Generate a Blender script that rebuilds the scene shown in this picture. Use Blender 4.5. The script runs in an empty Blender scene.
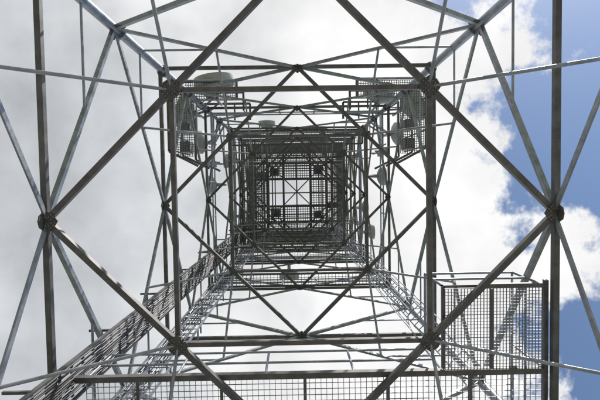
import bpy, math, random
from mathutils import Vector, Matrix
random.seed(7)
H=1.6
F=430.0
def w(Z): return 4.75-0.1075*(Z-8.0) if Z<21.2 else 3.331-.062*(Z-21.2)

# ---------------------------------------------------------------- materials
def steel(name,col,col2,rough=0.5,metal=0.35,scale=3.0,rust=0.0):
    m=bpy.data.materials.new(name); m.use_nodes=True
    nt=m.node_tree; b=nt.nodes["Principled BSDF"]
    tc=nt.nodes.new("ShaderNodeTexCoord")
    n=nt.nodes.new("ShaderNodeTexNoise"); n.inputs["Scale"].default_value=scale; n.inputs["Detail"].default_value=4; n.inputs["Roughness"].default_value=.65
    nt.links.new(tc.outputs["Object"],n.inputs["Vector"])
    r=nt.nodes.new("ShaderNodeValToRGB")
    r.color_ramp.elements[0].position=.35; r.color_ramp.elements[1].position=.68
    r.color_ramp.elements[0].color=(*col2,1); r.color_ramp.elements[1].color=(*col,1)
    nt.links.new(n.outputs["Fac"],r.inputs["Fac"])
    out=r.outputs["Color"]
    if rust>0:
        n2=nt.nodes.new("ShaderNodeTexNoise"); n2.inputs["Scale"].default_value=scale*2.3; n2.inputs["Detail"].default_value=5
        nt.links.new(tc.outputs["Object"],n2.inputs["Vector"])
        r2=nt.nodes.new("ShaderNodeValToRGB"); r2.color_ramp.elements[0].position=.56; r2.color_ramp.elements[1].position=.72
        r2.color_ramp.elements[0].color=(0,0,0,1); r2.color_ramp.elements[1].color=(rust,rust,rust,1)
        nt.links.new(n2.outputs["Fac"],r2.inputs["Fac"])
        mx=nt.nodes.new("ShaderNodeMixRGB"); mx.inputs[2].default_value=(.12,.095,.075,1)
        nt.links.new(r2.outputs["Color"],mx.inputs[0]); nt.links.new(out,mx.inputs[1]); out=mx.outputs[0]
    nt.links.new(out,b.inputs["Base Color"])
    b.inputs["Metallic"].default_value=metal
    mr=nt.nodes.new("ShaderNodeMapRange"); mr.inputs[3].default_value=rough-.12; mr.inputs[4].default_value=rough+.15
    nt.links.new(n.outputs["Fac"],mr.inputs[0]); nt.links.new(mr.outputs[0],b.inputs["Roughness"])
    return m
M_galv=steel("galvanised_steel",(.43,.455,.50),(.26,.28,.32),.36,.5,4,.2)
M_dark=steel("weathered_steel",(.185,.18,.178),(.10,.097,.096),.5,.3,3,.5)
M_plate=steel("gusset_steel",(.15,.143,.137),(.08,.077,.073),.6,.3,9,.5)
M_bolt=steel("bolt_steel",(.34,.34,.34),(.2,.2,.2),.45,.5,10)
M_cable=steel("cable_jacket",(.025,.025,.027),(.015,.015,.017),.4,0,5)
M_white=steel("radome_paint",(.56,.57,.57),(.44,.45,.45),.5,0,1.5,.25)
M_grey=steel("antenna_grey",(.36,.37,.38),(.25,.26,.27),.5,0.1,3)
M_grate=steel("grating_steel",(.28,.285,.30),(.16,.165,.175),.45,.4,6,.3)

def ground_mat(name,c1,c2,vs):
    m=bpy.data.materials.new(name); m.use_nodes=True
    nt=m.node_tree; b=nt.nodes["Principled BSDF"]; tc=nt.nodes.new("ShaderNodeTexCoord")
    n=nt.nodes.new("ShaderNodeTexNoise"); n.inputs["Scale"].default_value=.3; n.inputs["Detail"].default_value=5
    v=nt.nodes.new("ShaderNodeTexVoronoi"); v.inputs["Scale"].default_value=vs
    nt.links.new(tc.outputs["Object"],n.inputs["Vector"]); nt.links.new(tc.outputs["Object"],v.inputs["Vector"])
    r=nt.nodes.new("ShaderNodeValToRGB"); r.color_ramp.elements[0].position=.4; r.color_ramp.elements[1].position=.62
    r.color_ramp.elements[0].color=(*c1,1); r.color_ramp.elements[1].color=(*c2,1)
    nt.links.new(n.outputs["Fac"],r.inputs["Fac"])
    mx=nt.nodes.new("ShaderNodeMixRGB"); mx.blend_type='MULTIPLY'; mx.inputs[0].default_value=.3
    nt.links.new(r.outputs[0],mx.inputs[1]); nt.links.new(v.outputs["Distance"],mx.inputs[2])
    nt.links.new(mx.outputs[0],b.inputs["Base Color"]); b.inputs["Roughness"].default_value=.95
    return m
M_ground=ground_mat("grass",(.06,.09,.03),(.12,.13,.06),9)
M_bounce_gravel=ground_mat("bounce_gravel",(.24,.23,.22),(.34,.33,.31),28)  # kept paler than the grass so the unseen pad reflects light upward
M_conc=steel("concrete",(.36,.35,.33),(.26,.25,.24),.9,0,2)

# ---------------------------------------------------------------- builder
class B:
    def __init__(s): s.v=[]; s.f=[]; s.s=[]
    def prism(s,a,b,prof,up=None,smooth=False,cap=True):
        a=Vector(a); b=Vector(b); d=(b-a)
        if d.length<1e-6: return
        d.normalize()
        up=Vector(up) if up is not None else Vector((0,0,1))
        if abs(d.dot(up.normalized()))>.985: up=Vector((1,0,0)) if abs(d.x)<.8 else Vector((0,1,0))
        x=d.cross(up).normalized(); y=x.cross(d).normalized()
        n=len(prof); i0=len(s.v)
        for p in (a,b):
            for (u,v) in prof: s.v.append(p+x*u+y*v)
        for i in range(n):
            j=(i+1)%n
            s.f.append((i0+i,i0+j,i0+n+j,i0+n+i)); s.s.append(smooth)
        if cap:
            s.f.append(tuple(i0+i for i in reversed(range(n)))); s.s.append(False)
            s.f.append(tuple(i0+n+i for i in range(n))); s.s.append(False)
    def tube(s,a,b,r,n=10): s.prism(a,b,[(r*math.cos(2*math.pi*i/n),r*math.sin(2*math.pi*i/n)) for i in range(n)],None,True)
    def box(s,a,b,wd,ht,up=None): s.prism(a,b,[(-wd/2,-ht/2),(wd/2,-ht/2),(wd/2,ht/2),(-wd/2,ht/2)],up)
    def angle(s,a,b,L,up=None,flip=1,t=None):
        t=t or L*.13; h=L/2*flip
        k=flip
        s.prism(a,b,[(-h,-L/2),(-h+k*L,-L/2),(-h+k*L,-L/2+t),(-h+k*t,-L/2+t),(-h+k*t,L/2),(-h,L/2)],up)
    def chan(s,a,b,W,Hh,up=None):
        t=W*.1
        s.prism(a,b,[(-W/2,-Hh/2),(W/2,-Hh/2),(W/2,Hh/2),(W/2-t,Hh/2),(W/2-t,-Hh/2+t),(-W/2+t,-Hh/2+t),(-W/2+t,Hh/2),(-W/2,Hh/2)],up)
    def path(s,pts,r,n=6):
        for a,b in zip(pts,pts[1:]): s.tube(a,b,r,n)
    def rev(s,o,ax,prof,n=28):
        o=Vector(o); ax=Vector(ax).normalized()
        t=Vector((0,0,1)) if abs(ax.z)<.9 else Vector((1,0,0))
        x=ax.cross(t).normalized(); y=ax.cross(x); i0=len(s.v); m=len(prof)
        for (h,r) in prof:
            for i in range(n):
                a=2*math.pi*i/n
                s.v.append(o+ax*h+x*(r*math.cos(a))+y*(r*math.sin(a)))
        for k in range(m-1):
            for i in range(n):
                j=(i+1)%n
                s.f.append((i0+k*n+i,i0+k*n+j,i0+(k+1)*n+j,i0+(k+1)*n+i)); s.s.append(True)
        s.f.append(tuple(i0+i for i in range(n))); s.s.append(False)
        s.f.append(tuple(i0+(m-1)*n+i for i in range(n))); s.s.append(False)
    def obj(s,name,mat,parent=None):
        me=bpy.data.meshes.new(name); me.from_pydata([(p[0],p[1],p[2]+H) for p in s.v],[],s.f)
        me.polygons.foreach_set("use_smooth",s.s); me.materials.append(mat); me.update()
        import bmesh
        bm=bmesh.new(); bm.from_mesh(me); bmesh.ops.recalc_face_normals(bm,faces=bm.faces); bm.to_mesh(me); bm.free()
        me.polygons.foreach_set("use_smooth",s.s)
        try: me.set_sharp_from_angle(angle=math.radians(50))
        except Exception: pass
        o=bpy.data.objects.new(name,me); bpy.context.scene.collection.objects.link(o)
        if parent: o.parent=parent
        return o
def empty(name):
    e=bpy.data.objects.new(name,None); bpy.context.scene.collection.objects.link(e); return e
V=Vector
def lerp(a,b,t): return a+(b-a)*t

# ---------------------------------------------------------------- tower
tower=empty("lattice_tower")
legs=B(); rings=B(); braces=B(); second=B(); plates=B(); bolts=B()
LV=[2.7,8.0,13.3,17.6,21.2,23.8,26.2,28.4]
ZT=LV[-1]
def corner(sx,sy,Z): return V((sx*w(Z),sy*w(Z),Z))
faces=[((-1,-1),(1,-1)),((1,-1),(1,1)),((1,1),(-1,1)),((-1,1),(-1,-1))]
def ksize(Z): return 1.0 if Z<10 else (.9 if Z<14 else .8)
def bolt(p,r=.013,h=.03):
    bolts.prism(p,V(p)-V((0,0,h)),[(r*math.cos(math.pi/3*i),r*math.sin(math.pi/3*i)) for i in range(6)])
def gusset(c,R,rot=0,nb=2,th=.014,dz=-.07):
    c=V(c)+V((0,0,dz)); n=8; pr=[]
    for i in range(n):
        a=rot+2*math.pi*i/n; rr=R*(1.0 if i%2==0 else .86)
        pr.append((rr*math.cos(a),rr*math.sin(a)))
    plates.prism(c,c+V((0,0,th)),pr,V((0,1,0)))
    if R>.14:
        for i in range(4):
            a=rot+math.pi/4+ math.pi/2*i
            for k in range(nb):
                for sd in (-1,1):
                    q=R*(.45+.28*k)
                    bolt(c+V((q*math.cos(a)-sd*.03*math.sin(a),q*math.sin(a)+sd*.03*math.cos(a),0)))
for sx in(-1,1):
    for sy in(-1,1):
        zz=[-1.25]+LV+[ZT+1.3]
        for a,b in zip(zz,zz[1:]):
            r=.112 if a<17 else .09
            legs.tube(corner(sx,sy,a),corner(sx,sy,b),r,16)
        nodes=LV+[(a+b)/2 for a,b in zip(LV,LV[1:])]
        for Z in nodes:
            r=(.19 if Z<17 else .16)
            c=corner(sx,sy,Z); d=(corner(sx,sy,Z+.3)-c).normalized()
            legs.rev(c-d*.03+d*.22,d,[(0,r),(.025,r),(.0251,r*.99),(.055,r*.99)],18)
            for i in range(8):
                a=2*math.pi*i/8
                bolts.tube(c+d*.15+V((r*.83*math.cos(a),r*.83*math.sin(a),0)),c+d*.29+V((r*.83*math.cos(a),r*.83*math.sin(a),0)),.014,6)
for i,Z in enumerate(LV):
    W=w(Z); k=ksize(Z)
    mids=[V((0,-W,Z)),V((W,0,Z)),V((0,W,Z)),V((-W,0,Z))]
    for f,(a,b) in enumerate(faces):
        A=corner(*a,Z);Bc=corner(*b,Z)
        rings.chan(A,Bc,.112*k,.11*k)
        g=.19 if Z<10 else .16*k
        if Z>3: gusset(mids[f]*1.0-V((mids[f].x,mids[f].y,0)).normalized()*.06,g)
        m2=mids[(f+1)%4]
        if Z>3:
            off=V((0,0,.015))
            rings.chan(mids[f]+off,m2+off,.112*k,.11*k)
    if Z>3:
        inn=[(mids[j]+mids[(j+1)%4])/2 for j in range(4)]
        for j in range(4):
            rings.chan(inn[j]+V((0,0,.02)),inn[(j+1)%4]+V((0,0,.02)),.088*k,.09*k)
            gusset(inn[j],.21 if Z<10 else .165*k)
    def node_plate(p,nrm,R):
        plates.prism(V(p)-V(nrm)*.01,V(p)+V(nrm)*.01,[(R*math.cos(2*math.pi*q/8),R*.8*math.sin(2*math.pi*q/8)) for q in range(8)])
    if i<len(LV)-1:
        Zn=LV[i+1]; Zm=(Z+Zn)/2
        for f,(a,b) in enumerate(faces):
            M0=mids[f]; Wn=w(Zn)
            M1=[V((0,-Wn,Zn)),V((Wn,0,Zn)),V((0,Wn,Zn)),V((-Wn,0,Zn))][f]
            nrm=V((M0.x,M0.y,0)).normalized()
            for q,cn in enumerate((a,b)):
                C=corner(*cn,Zm)
                fl=1 if q==0 else -1
                braces.angle(M0,C,.10*k,nrm,fl); braces.angle(C,M1,.10*k,nrm,fl)
                Ca=corner(*cn,(Z+Zm)/2); Cb=corner(*cn,(Zm+Zn)/2)
                if Z<20:
                    second.tube(lerp(M0,C,.5),Ca,.03*k,8)
                    second.tube(lerp(C,M1,.5),Cb,.03*k,8)
                side=(lerp(C,M1,.5))
                inner=V((cn[0]*Wn/2,cn[1]*Wn/2,Zn))
                if Z<26: second.tube(side,inner,.033*k,8)
                node_plate(C-nrm*.02+ (M0-C).normalized()*.2,nrm,.16*k)
            node_plate(M0+V((0,0,.14)),nrm,.15*k)
            node_plate(M1-V((0,0,.14)),nrm,.15*k)
            if Z>21:
                rings.chan(corner(*a,Zm),corner(*b,Zm),.085,.085)
for f,(a,b) in enumerate(faces):
    Wn=w(2.7); M1=[V((0,-Wn,2.7)),V((Wn,0,2.7)),V((0,Wn,2.7)),V((-Wn,0,2.7))][f]
    nrm=V((M1.x,M1.y,0)).normalized()
    for cn in(a,b): braces.angle(corner(*cn,-1.1),M1,.12,nrm)
legs.obj("legs",M_galv,tower); rings.obj("horizontal_bracing",M_dark,tower)
braces.obj("face_bracing",M_galv,tower); second.obj("secondary_bracing",M_galv,tower)

# ---------------------------------------------------------------- gratings
def grating(bl,x0,x1,y0,y1,Z,pitch,t=.012,h=.03):
    n=max(1,int((x1-x0)/pitch))
    for i in range(n+1):
        x=x0+(x1-x0)*i/n; bl.box((x,y0,Z),(x,y1,Z),t,h)
    n=max(1,int((y1-y0)/pitch))
    for i in range(n+1):
        y=y0+(y1-y0)*i/n; bl.box((x0,y,Z+.004),(x1,y,Z+.004),t,h)
def rail(bl,pts,Z,h=1.1,r=.022,post=1.9):
    for a,b in zip(pts,pts[1:]):
        a=V((a[0],a[1],Z));b=V((b[0],b[1],Z)); L=(b-a).length; n=max(1,round(L/post))
        for hh in (h,h*.5): bl.tube(a+V((0,0,hh)),b+V((0,0,hh)),r,8)
        for i in range(n+1):
            p=lerp(a,b,i/n); bl.tube(p,p+V((0,0,h)),r,8)
walk=empty("maintenance_walkway")
g=B(); fr=B(); rl=B()
Zd=8.16
grating(g,-4.2,4.6,3.12,4.62,Zd,.11,.009,.016)
grating(g,2.72,4.6,1.45,3.05,Zd,.062,.0105,.018)
fr.chan((-4.4,3.07,Zd),(4.66,3.07,Zd),.11,.12); fr.chan((-4.4,4.66,Zd-.01),(4.66,4.66,Zd-.01),.1,.1)
fr.chan((3.45,1.4,Zd),(4.66,1.4,Zd),.08,.09); fr.chan((2.68,1.4,Zd+.01),(2.68,3.0,Zd+.01),.05,.07)
fr.angle((2.68,1.4,Zd),(3.45,1.4,Zd),.05)
fr.chan((4.66,1.3,Zd-.01),(4.66,4.66,Zd-.01),.07,.09)
fr.angle((3.6,1.45,Zd-.03),(3.6,3.0,Zd-.03),.05)
for x in(-3.2,-1.6,0,1.6,3.2): fr.angle((x,3.12,Zd-.03),(x,4.62,Zd-.03),.06)
rail(rl,[(-4.2,3.07),(2.68,3.07)],Zd+.05,1.1,.026); rail(rl,[(2.68,3.07),(2.68,1.4),(4.6,1.4),(4.6,4.6)],Zd+.05,1.1,.026)
g.obj("deck_grating",M_grate,walk); fr.obj("deck_frame",M_dark,walk); rl.obj("handrails",M_galv,walk)

def platform(Z,sides,depth,pitch,out=.0,t=.018):
    e=empty("rest_platform"); g=B(); fr=B(); rl=B(); W=w(Z)-.1+out
    for s in sides:
        if s=='S': r=(-W,W,W-depth,W)
        if s=='N': r=(-W,W,-W,-W+depth)
        if s=='W': r=(-W,-W+depth,-W,W)
        if s=='E': r=(W-depth,W,-W,W)
        dz=.05*"SNWE".index(s)+.1
        grating(g,*r,Z+dz,pitch,t,.03)
        x0,x1,y0,y1=r
        for a,b in(((x0,y0),(x1,y0)),((x1,y0),(x1,y1)),((x1,y1),(x0,y1)),((x0,y1),(x0,y0))):
            fr.chan((*a,Z+dz-.03),(*b,Z+dz-.03),.08,.09)
    rail(rl,[(-W,-W),(W,-W),(W,W),(-W,W),(-W,-W)],Z+.1,1.1,.03,1.5)
    g.obj("grating",M_grate,e); fr.obj("frame",M_dark,e); rl.obj("handrails",M_galv,e)
platform(17.6,'S',.5,.14); platform(21.2,'SN',.7,.13); platform(23.8,'SWN',.75,.12,0,.024); platform(26.2,'SNEW',.75,.11,.0,.03)
top=empty("tower_head_platform"); g=B(); fr=B(); rl=B(); fl=B()
Z=ZT+.25; W=w(ZT)+.1
br=[-1,-.66,-.3,.3,.66,1]
for q in br:
    fr.chan((q*W,-W,Z),(q*W,W,Z),.13,.15); fr.chan((-W,q*W,Z+.01),(W,q*W,Z+.01),.13,.15)
fr.chan((-.02,-W,Z+.02),(-.02,W,Z+.02),.08,.1); fr.chan((-W,.02,Z+.03),(W,.02,Z+.03),.08,.1)
for i in range(5):
    for j in range(5):
        x0,x1=br[i]*W+.07,br[i+1]*W-.07; y0,y1=br[j]*W+.07,br[j+1]*W-.07
        if (i,j) in((2,2),(1,2)): continue
        if i in(0,4) or j in(0,4): grating(g,x0,x1,y0,y1,Z+.1,.10,.038,.03)
        else: grating(g,x0,x1,y0,y1,Z+.1,.15,.045,.03)
rail(rl,[(-W,-W),(W,-W),(W,W),(-W,W),(-W,-W)],Z+.15,1.2,.035,1.0)
rail(rl,[(-W*.3,-W*.3),(W*.3,-W*.3),(W*.3,W*.3),(-W*.3,W*.3),(-W*.3,-W*.3)],Z+.15,1.1,.035,1.0)
fl.box((W*.48,-W*.5,Z+.2),(W*.48,-W*.5,Z+1.5),.6,.55); fl.box((-W*.48,W*.45,Z+.2),(-W*.48,W*.45,Z+1.6),.6,.6)
fl.box((-W*.8,-W*.4,Z+.2),(-W*.8,-W*.4,Z+1.2),.4,.7); fl.box((W*.8,W*.3,Z+.2),(W*.8,W*.3,Z+1.2),.4,.8)
fl.box((W*.46,W*.5,Z+.2),(W*.46,W*.5,Z+1.4),.5,.5); fl.box((-W*.5,-W*.47,Z+.2),(-W*.5,-W*.47,Z+1.5),.5,.6)
for sx in(-1,1):
    for sy in(-1,1):
        rl.tube((sx*W,sy*W,Z),(sx*W,sy*W,Z+3.2),.05,10)
for zz in(2.2,3.1):
    for s1 in(-1,1):
        fr.chan((s1*W,-W,Z+zz),(s1*W,W,Z+zz),.09,.1); fr.chan((-W,s1*W,Z+zz),(W,s1*W,Z+zz),.09,.1)
fr.chan((-W,-W,Z+3.12),(W,W,Z+3.12),.08,.1); fr.chan((-W,W,Z+3.14),(W,-W,Z+3.14),.08,.1)
g.obj("grating",M_grate,top); fr.obj("floor_beams",M_dark,top); rl.obj("handrails",M_galv,top); fl.obj("equipment_cabinets",M_grey,top)

# ---------------------------------------------------------------- ladders
def run(u,v,z0,z1,step):
    n=int((z1-z0)/step); return [V((u*w(z),v*w(z),z)) for z in [z0+(z1-z0)*i/n for i in range(n+1)]]
def ladder(name,u,v,z0,z1,wd,wid=.45,cage=False,nrm=None,st=.028,step=.3,mat=None,cables=0,rr_=.014):
    e=empty(name); s=B(); c=B(); kb=B()
    wd=V((*wd,0)).normalized(); nr=V((*nrm,0)).normalized()
    P=run(u,v,z0,z1,step)
    kink=min(range(len(P)),key=lambda i:abs(P[i].z-21.2))
    segs=[(0,kink),(kink,len(P)-1)]
    for sd in(-1,1):
        for i0,i1 in segs: s.box(P[i0]+wd*sd*wid/2,P[i1]+wd*sd*wid/2,st*2.2,st,wd)
    for p in P:
        if cables: s.angle(p-wd*wid/2,p+wd*wid/2,rr_*2.4)
        else: s.tube(p-wd*wid/2,p+wd*wid/2,rr_,6)
    if cage:
        for q in P[8::3]:
            pts=[]
            for i in range(13):
                a=math.pi*(-.04+1.08*i/12); 
                pts.append(q+wd*math.cos(a)*.37+nr*(math.sin(a)*.66))
            for a,b in zip(pts,pts[1:]): c.box(a,b,.045,.008,V((0,0,1)).cross(b-a))
        for i in (1,3,5,6,7,9,11):
            a=math.pi*(-.04+1.08*i/12); o=wd*math.cos(a)*.365+nr*(math.sin(a)*.65)
            for i0,i1 in((8,kink),(kink,len(P)-1)): c.box(P[i0]+o,P[i1]+o,.03,.008)
        c.obj("safety_cage",M_galv,e)
    for i,p in enumerate(P):
        if i%7==3:
            for sd in(-1,1):
                s.angle(p+wd*sd*wid/2,p+wd*sd*wid/2-nr*.5,.05)
    s.obj("stiles_and_rungs",mat or M_galv,e)
    if cables:
        offs=[-wid/2+.05+(wid-.1)*k/(cables-1) for k in range(cables)]
        for k in range(cables):
            o=wd*offs[k]; rr=random.choice([.014,.018,.022])
            zt=len(P)-1 if k%3 else int(len(P)*random.uniform(.6,.95))
            pts=[P[i]+o+nr*(.045+random.uniform(-.006,.006))+wd*random.uniform(-.01,.01) for i in range(0,zt,3)]
            kb.path(pts,rr,6)
        kb.obj("feeder_cables",M_cable,e)
    return e
ladder("cable_ladder",-.95,.66,-1.5,28.4,(0,1),.76,nrm=(1,0),st=.04,step=.36,cables=14,rr_=.024,mat=M_dark)
ladder("cable_ladder",-.86,.90,-1.5,28,(1,0),.55,nrm=(0,-1),st=.03,step=.4,cables=6,rr_=.018)
ladder("access_ladder",-.74,.80,-1.5,28.6,(1,0),.5,nrm=(0,-1),st=.03,step=.3)
ladder("caged_access_ladder",.72,.70,8.3,28.6,(1,-1),.45,cage=True,nrm=(-1,-1),st=.028,step=.3)

# ---------------------------------------------------------------- antennas
def dish(p,d,R=.6,anchor=None,mat=None):
    e=empty("microwave_dish_antenna"); b=B(); m=B(); k=B()
    p=V(p); d=V((*d,0)).normalized()
    b.rev(p,d,[(-R*.45,R*.12),(-R*.40,R*.35),(-R*.25,R*.7),(-.02,R*.98),(0,R),(R*.42,R),(R*.43,R*.97),(R*.47,R*.7),(R*.5,R*.05)],32)
    b.obj("reflector_and_radome",mat or M_white,e)
    q=p-d*(R*.45+.22)
    m.tube(q-V((0,0,R*1.3)),q+V((0,0,R*1.3)),.057,12)
    m.box(p-d*R*.4,q,.16,.2); 
    for s in(-.7,.7): 
        m.box(p-d*R*.2+V((0,0,s*R*.7)),q+V((0,0,s*R)),.05,.05)
        a=V(anchor) if anchor is not None else q-d*.8
        m.angle(q+V((0,0,s*R)),V((a.x,a.y,q.z+s*R)),.08)
    m.obj("mount_bracket",M_galv,e)
    k.path([p-d*R*.45,p-d*(R*.5+.1)-V((0,0,.3)),q-V((0,0,R*1.2)),V((anchor[0],anchor[1],q.z-R*1.6)) if anchor is not None else q-V((0,0,R*1.6))],.018,8)
    k.obj("feeder_cable",M_cable,e)
def panel(p,d,L=2.0,anchor=None):
    e=empty("panel_antenna"); b=B(); m=B(); p=V(p); d=V((*d,0)).normalized()
    pr=[(-.13,-.05),(-.15,-.03),(-.15,.03),(-.10,.07),(.10,.07),(.15,.03),(.15,-.03),(.13,-.05)]
    b.prism(p-V((0,0,L/2)),p+V((0,0,L/2)),pr,d); b.obj("radome",M_white,e)
    q=p-d*.22
    m.tube(q-V((0,0,L/2+.2)),q+V((0,0,L/2+.2)),.04,10)
    for s in(-.35,.35):
        m.box(p+V((0,0,s*L)),q+V((0,0,s*L)),.08,.06)
        if anchor: m.angle(q+V((0,0,s*L)),V((anchor[0],anchor[1],q.z+s*L)),.07)
    m.obj("mount_pole",M_galv,e)
CX,CY=7/F*8,34/F*8
def c(sx,sy,Z): return (sx*w(Z),sy*w(Z))
dish((-3.35,-4.65,17.8),(-.15,-1),.8,c(-1,-1,17.8)); dish((-4.6,-3.7,18.3),(-1,-.3),.75,c(-1,-1,18.3)); dish((-4.4,-2.6,20.2),(-1,-.1),.55,c(-1,-1,20.2))
dish((4.9,-3.9,18.6),(1,-.5),.8,c(1,-1,18.6)); dish((3.7,-4.5,19.6),(.3,-1),.7,c(1,-1,19.6)); dish((4.7,-2.9,20.5),(1,-.1),.55,c(1,-1,20.5))
def onface(face,off,Z,out):
    W=w(Z); n={'N':(0,-1),'E':(1,0),'S':(0,1),'W':(-1,0)}[face]; t=(n[1],n[0])
    return (n[0]*(W+out)+abs(t[0])*off,n[1]*(W+out)+abs(t[1])*off,Z),n,(n[0]*W+abs(t[0])*off,n[1]*W+abs(t[1])*off)
for face,off,Z,R in(('W',-.6,20.4,.45),('E',-.9,20.6,.45),('S',-.5,21.5,.5),('E',.8,24.0,.4),('W',1.2,24.4,.4),('N',1.4,25,.4),('N',-1.6,23.4,.45),('W',-1.9,23.4,.4),('E',2.0,22.6,.4)):
    p,n,a=onface(face,off,Z,R*.45+.4); dish(p,n,R,a)
for face,off,Z in(('W',-2.0,26),('E',-2.2,26),('E',1.8,26.2),('W',1.9,26.2),('N',-1.2,27.6),('E',-.4,28),('W',-.3,28),('E',-2.0,20),('W',-1.6,20),('S',1.2,27.6),('N',1.8,28),('S',-1.5,28),('N',.3,27)):
    p,n,a=onface(face,off,Z,.5); panel(p,n,2.0,a)
for sx in(-1,1):
    e=empty("antenna_support_frame"); b=B(); gg=B(); bx=B()
    for Z in(16.6,18.0,19.6):
        W=w(Z)
        pts=[V((sx*W,-W*.35,Z)),V((sx*(W+1.1),-W*.5,Z)),V((sx*(W+1.1),-W-.75,Z)),V((sx*W*.6,-W-.75,Z)),V((sx*W*.6,-W,Z))]
        for p,q in zip(pts,pts[1:]): b.angle(p,q,.09)
        b.angle(V((sx*W,-W,Z)),pts[2],.09); b.angle(V((sx*W*.8,-W,Z)),V((sx*W*.8,-W-.75,Z)),.07)
    W=w(16.6)
    for k in range(5):
        p=V((sx*(W+1.1),-W*(.52+.16*k),16.5)); b.tube(p,p+V((0,0,3.3)),.035,8)
    b.obj("frame",M_dark,e)
    x0,x1=sorted((sx*(W+.15),sx*(W+1.05)))
    grating(gg,x0,x1,-W-.7,-W*.45,16.66,.09,.022,.03)
    x0,x1=sorted((sx*(W*.62),sx*(W+.1)))
    grating(gg,x0,x1,-W-.7,-W-.08,16.66,.09,.022,.03); gg.obj("grating",M_grate,e)
    for (ox,oy,oz) in((.55,-.55,17.1),(.6,-.75,17.3),(.5,-.95,17.0),(-.4,-1.12,17.2)):
        cx_,cy_=sx*(W+ox),W*oy
        bx.box((cx_,cy_,oz-.4),(cx_,cy_,oz+.4),.42,.3)
        for q in range(-3,4): bx.box((cx_+q*.06,cy_,oz-.36),(cx_+q*.06,cy_,oz+.36),.014,.37,V((0,1,0)))
    bx.obj("radio_units",M_grey,e)

plates.obj("gusset_plates",M_plate,tower); bolts.obj("bolts",M_bolt,tower)

# ---------------------------------------------------------------- ground + footings
bpy.ops.mesh.primitive_plane_add(size=3000,location=(0,0,0)); gr=bpy.context.object; gr.name="ground"; gr.data.materials.append(M_ground)
gp=B(); gp.prism((0,0,-H-.02),(0,0,-H+.03),[(15*math.cos(2*math.pi*i/48)*(1+.05*math.sin(i*2.3)),15*math.sin(2*math.pi*i/48)*(1+.05*math.sin(i*1.7))) for i in range(48)],(0,1,0))
gp.obj("bounce_gravel_pad",M_bounce_gravel)  # out-of-view pad added to bounce light onto the steel undersides
for sx in(-1,1):
    for sy in(-1,1):
        b=B(); W=w(-1.3); p=V((sx*W,sy*W,-1.65))
        b.prism(p,p+V((0,0,.18)),[(-.9,-.9),(.9,-.9),(.9,.9),(-.9,.9)],V((0,1,0)))
        b.rev(p+V((0,0,.18)),(0,0,1),[(0,.5),(.22,.45),(.24,.42)],24)
        b.obj("concrete_footing",M_conc)

# ---------------------------------------------------------------- world
sun_dir=V((.5,-.85,.95)).normalized()
el=math.asin(sun_dir.z); rot=math.atan2(sun_dir.x,sun_dir.y)
wd=bpy.data.worlds.new("World"); bpy.context.scene.world=wd; wd.use_nodes=True
nt=wd.node_tree; bg=nt.nodes["Background"]; L=nt.links
sky=nt.nodes.new("ShaderNodeTexSky"); sky.sky_type='NISHITA'; sky.sun_disc=False; sky.sun_elevation=el; sky.sun_rotation=rot; sky.air_density=1.1; sky.dust_density=.5; sky.ozone_density=2.0
bg.inputs["Strength"].default_value=.15
tc=nt.nodes.new("ShaderNodeTexCoord"); sp=nt.nodes.new("ShaderNodeSeparateXYZ"); L.new(tc.outputs["Generated"],sp.inputs[0])
def math_(op,a,b=None,c=None,clamp=False):
    n=nt.nodes.new("ShaderNodeMath"); n.operation=op; n.use_clamp=clamp
    for i,x in enumerate((a,b,c)):
        if x is None: continue
        if isinstance(x,(int,float)): n.inputs[i].default_value=x
        else: L.new(x,n.inputs[i])
    return n.outputs[0]
zc=math_('MAXIMUM',sp.outputs[2],.06)
X=math_('DIVIDE',sp.outputs[0],zc); Y=math_('DIVIDE',sp.outputs[1],zc)
cb=nt.nodes.new("ShaderNodeCombineXYZ"); L.new(X,cb.inputs[0]); L.new(Y,cb.inputs[1])
def noise(s,d,r,off,dist=0):
    m=nt.nodes.new("ShaderNodeMapping"); m.inputs["Location"].default_value=off; L.new(cb.outputs[0],m.inputs[0])
    n=nt.nodes.new("ShaderNodeTexNoise"); n.noise_dimensions='2D'; n.inputs["Scale"].default_value=s; n.inputs["Detail"].default_value=d; n.inputs["Roughness"].default_value=r; n.inputs["Distortion"].default_value=dist
    L.new(m.outputs[0],n.inputs["Vector"]); return n.outputs["Fac"]
def sstep(x,a,b):
    n=nt.nodes.new("ShaderNodeMapRange"); n.interpolation_type='SMOOTHSTEP'; L.new(x,n.inputs[0]); n.inputs[1].default_value=a; n.inputs[2].default_value=b; return n.outputs[0]
n1=noise(3.4,8,.62,(3.1,1.7,0))
n2=noise(1.8,4,.55,(8.3,5.2,0))
n3=noise(3.6,6,.55,(1.0,9.0,0))
bank=math_('MULTIPLY',math_('MULTIPLY',sstep(Y,.02,.13),sstep(Y,.34,.22)),.14)
low=math_('MULTIPLY',sstep(Y,.34,.48),.13)
topc=math_('MULTIPLY',sstep(Y,-.28,-.42),-.05)
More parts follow.
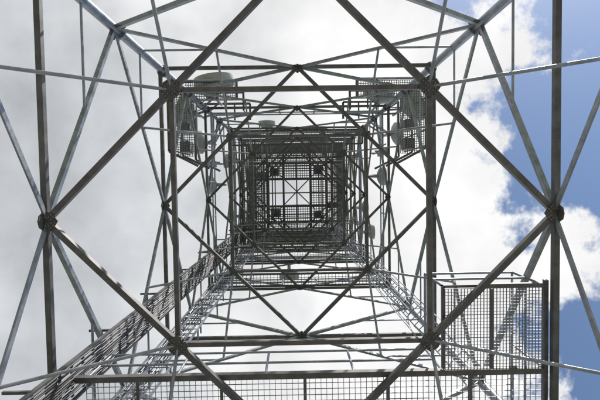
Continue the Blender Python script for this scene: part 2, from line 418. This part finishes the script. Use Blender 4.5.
cov=math_('ADD',math_('ADD',math_('ADD',math_('SUBTRACT',math_('ADD',math_('MULTIPLY',math_('SUBTRACT',n1,.5),.95),.515),X),bank),low),topc)
mask=sstep(cov,-.035,.08)
brn=sstep(math_('ADD',X,math_('MULTIPLY',math_('SUBTRACT',n2,.5),1.3)),-.44,.06)
tone=math_('ADD',math_('MULTIPLY',brn,2.2),math_('ADD',4.15,math_('MULTIPLY',math_('SUBTRACT',n3,.5),3.4)))
cc=nt.nodes.new("ShaderNodeMixRGB"); cc.inputs[1].default_value=(.95,.985,1.03,1); cc.inputs[2].default_value=(1,1,1,1); L.new(brn,cc.inputs[0])
vm=nt.nodes.new("ShaderNodeVectorMath"); vm.operation='SCALE'; L.new(cc.outputs[0],vm.inputs[0]); L.new(tone,vm.inputs["Scale"])
mx=nt.nodes.new("ShaderNodeMixRGB"); L.new(mask,mx.inputs[0]); L.new(sky.outputs[0],mx.inputs[1]); L.new(vm.outputs[0],mx.inputs[2])
L.new(mx.outputs[0],bg.inputs["Color"])
sl=bpy.data.lights.new("sun","SUN"); sl.energy=4.8; sl.angle=math.radians(.5); sl.color=(1,.96,.90)
so=bpy.data.objects.new("sun",sl); bpy.context.scene.collection.objects.link(so)
so.rotation_euler=sun_dir.to_track_quat('Z','Y').to_euler(); so.location=(0,0,60)

# ---------------------------------------------------------------- camera
cam=bpy.data.cameras.new("camera"); co=bpy.data.objects.new("camera",cam); bpy.context.scene.collection.objects.link(co)
cam.sensor_width=36; cam.lens=36*F/600; cam.clip_end=5000; cam.clip_start=.05
Zt=V(((295-300)/F,(200-183)/F,-1)).normalized()
a=math.radians(.9); Xt=V((math.cos(a),math.sin(a),0)); Xt=(Xt-Zt*Xt.dot(Zt)).normalized(); Yt=Zt.cross(Xt)
Mt=Matrix((Xt,Yt,Zt))
co.matrix_world=Matrix.Translation(V((-CX,-CY,H)))@Mt.to_4x4()
bpy.context.scene.camera=co
s=bpy.context.scene; s.view_settings.view_transform='Standard'; s.view_settings.look='None'; s.view_settings.exposure=0
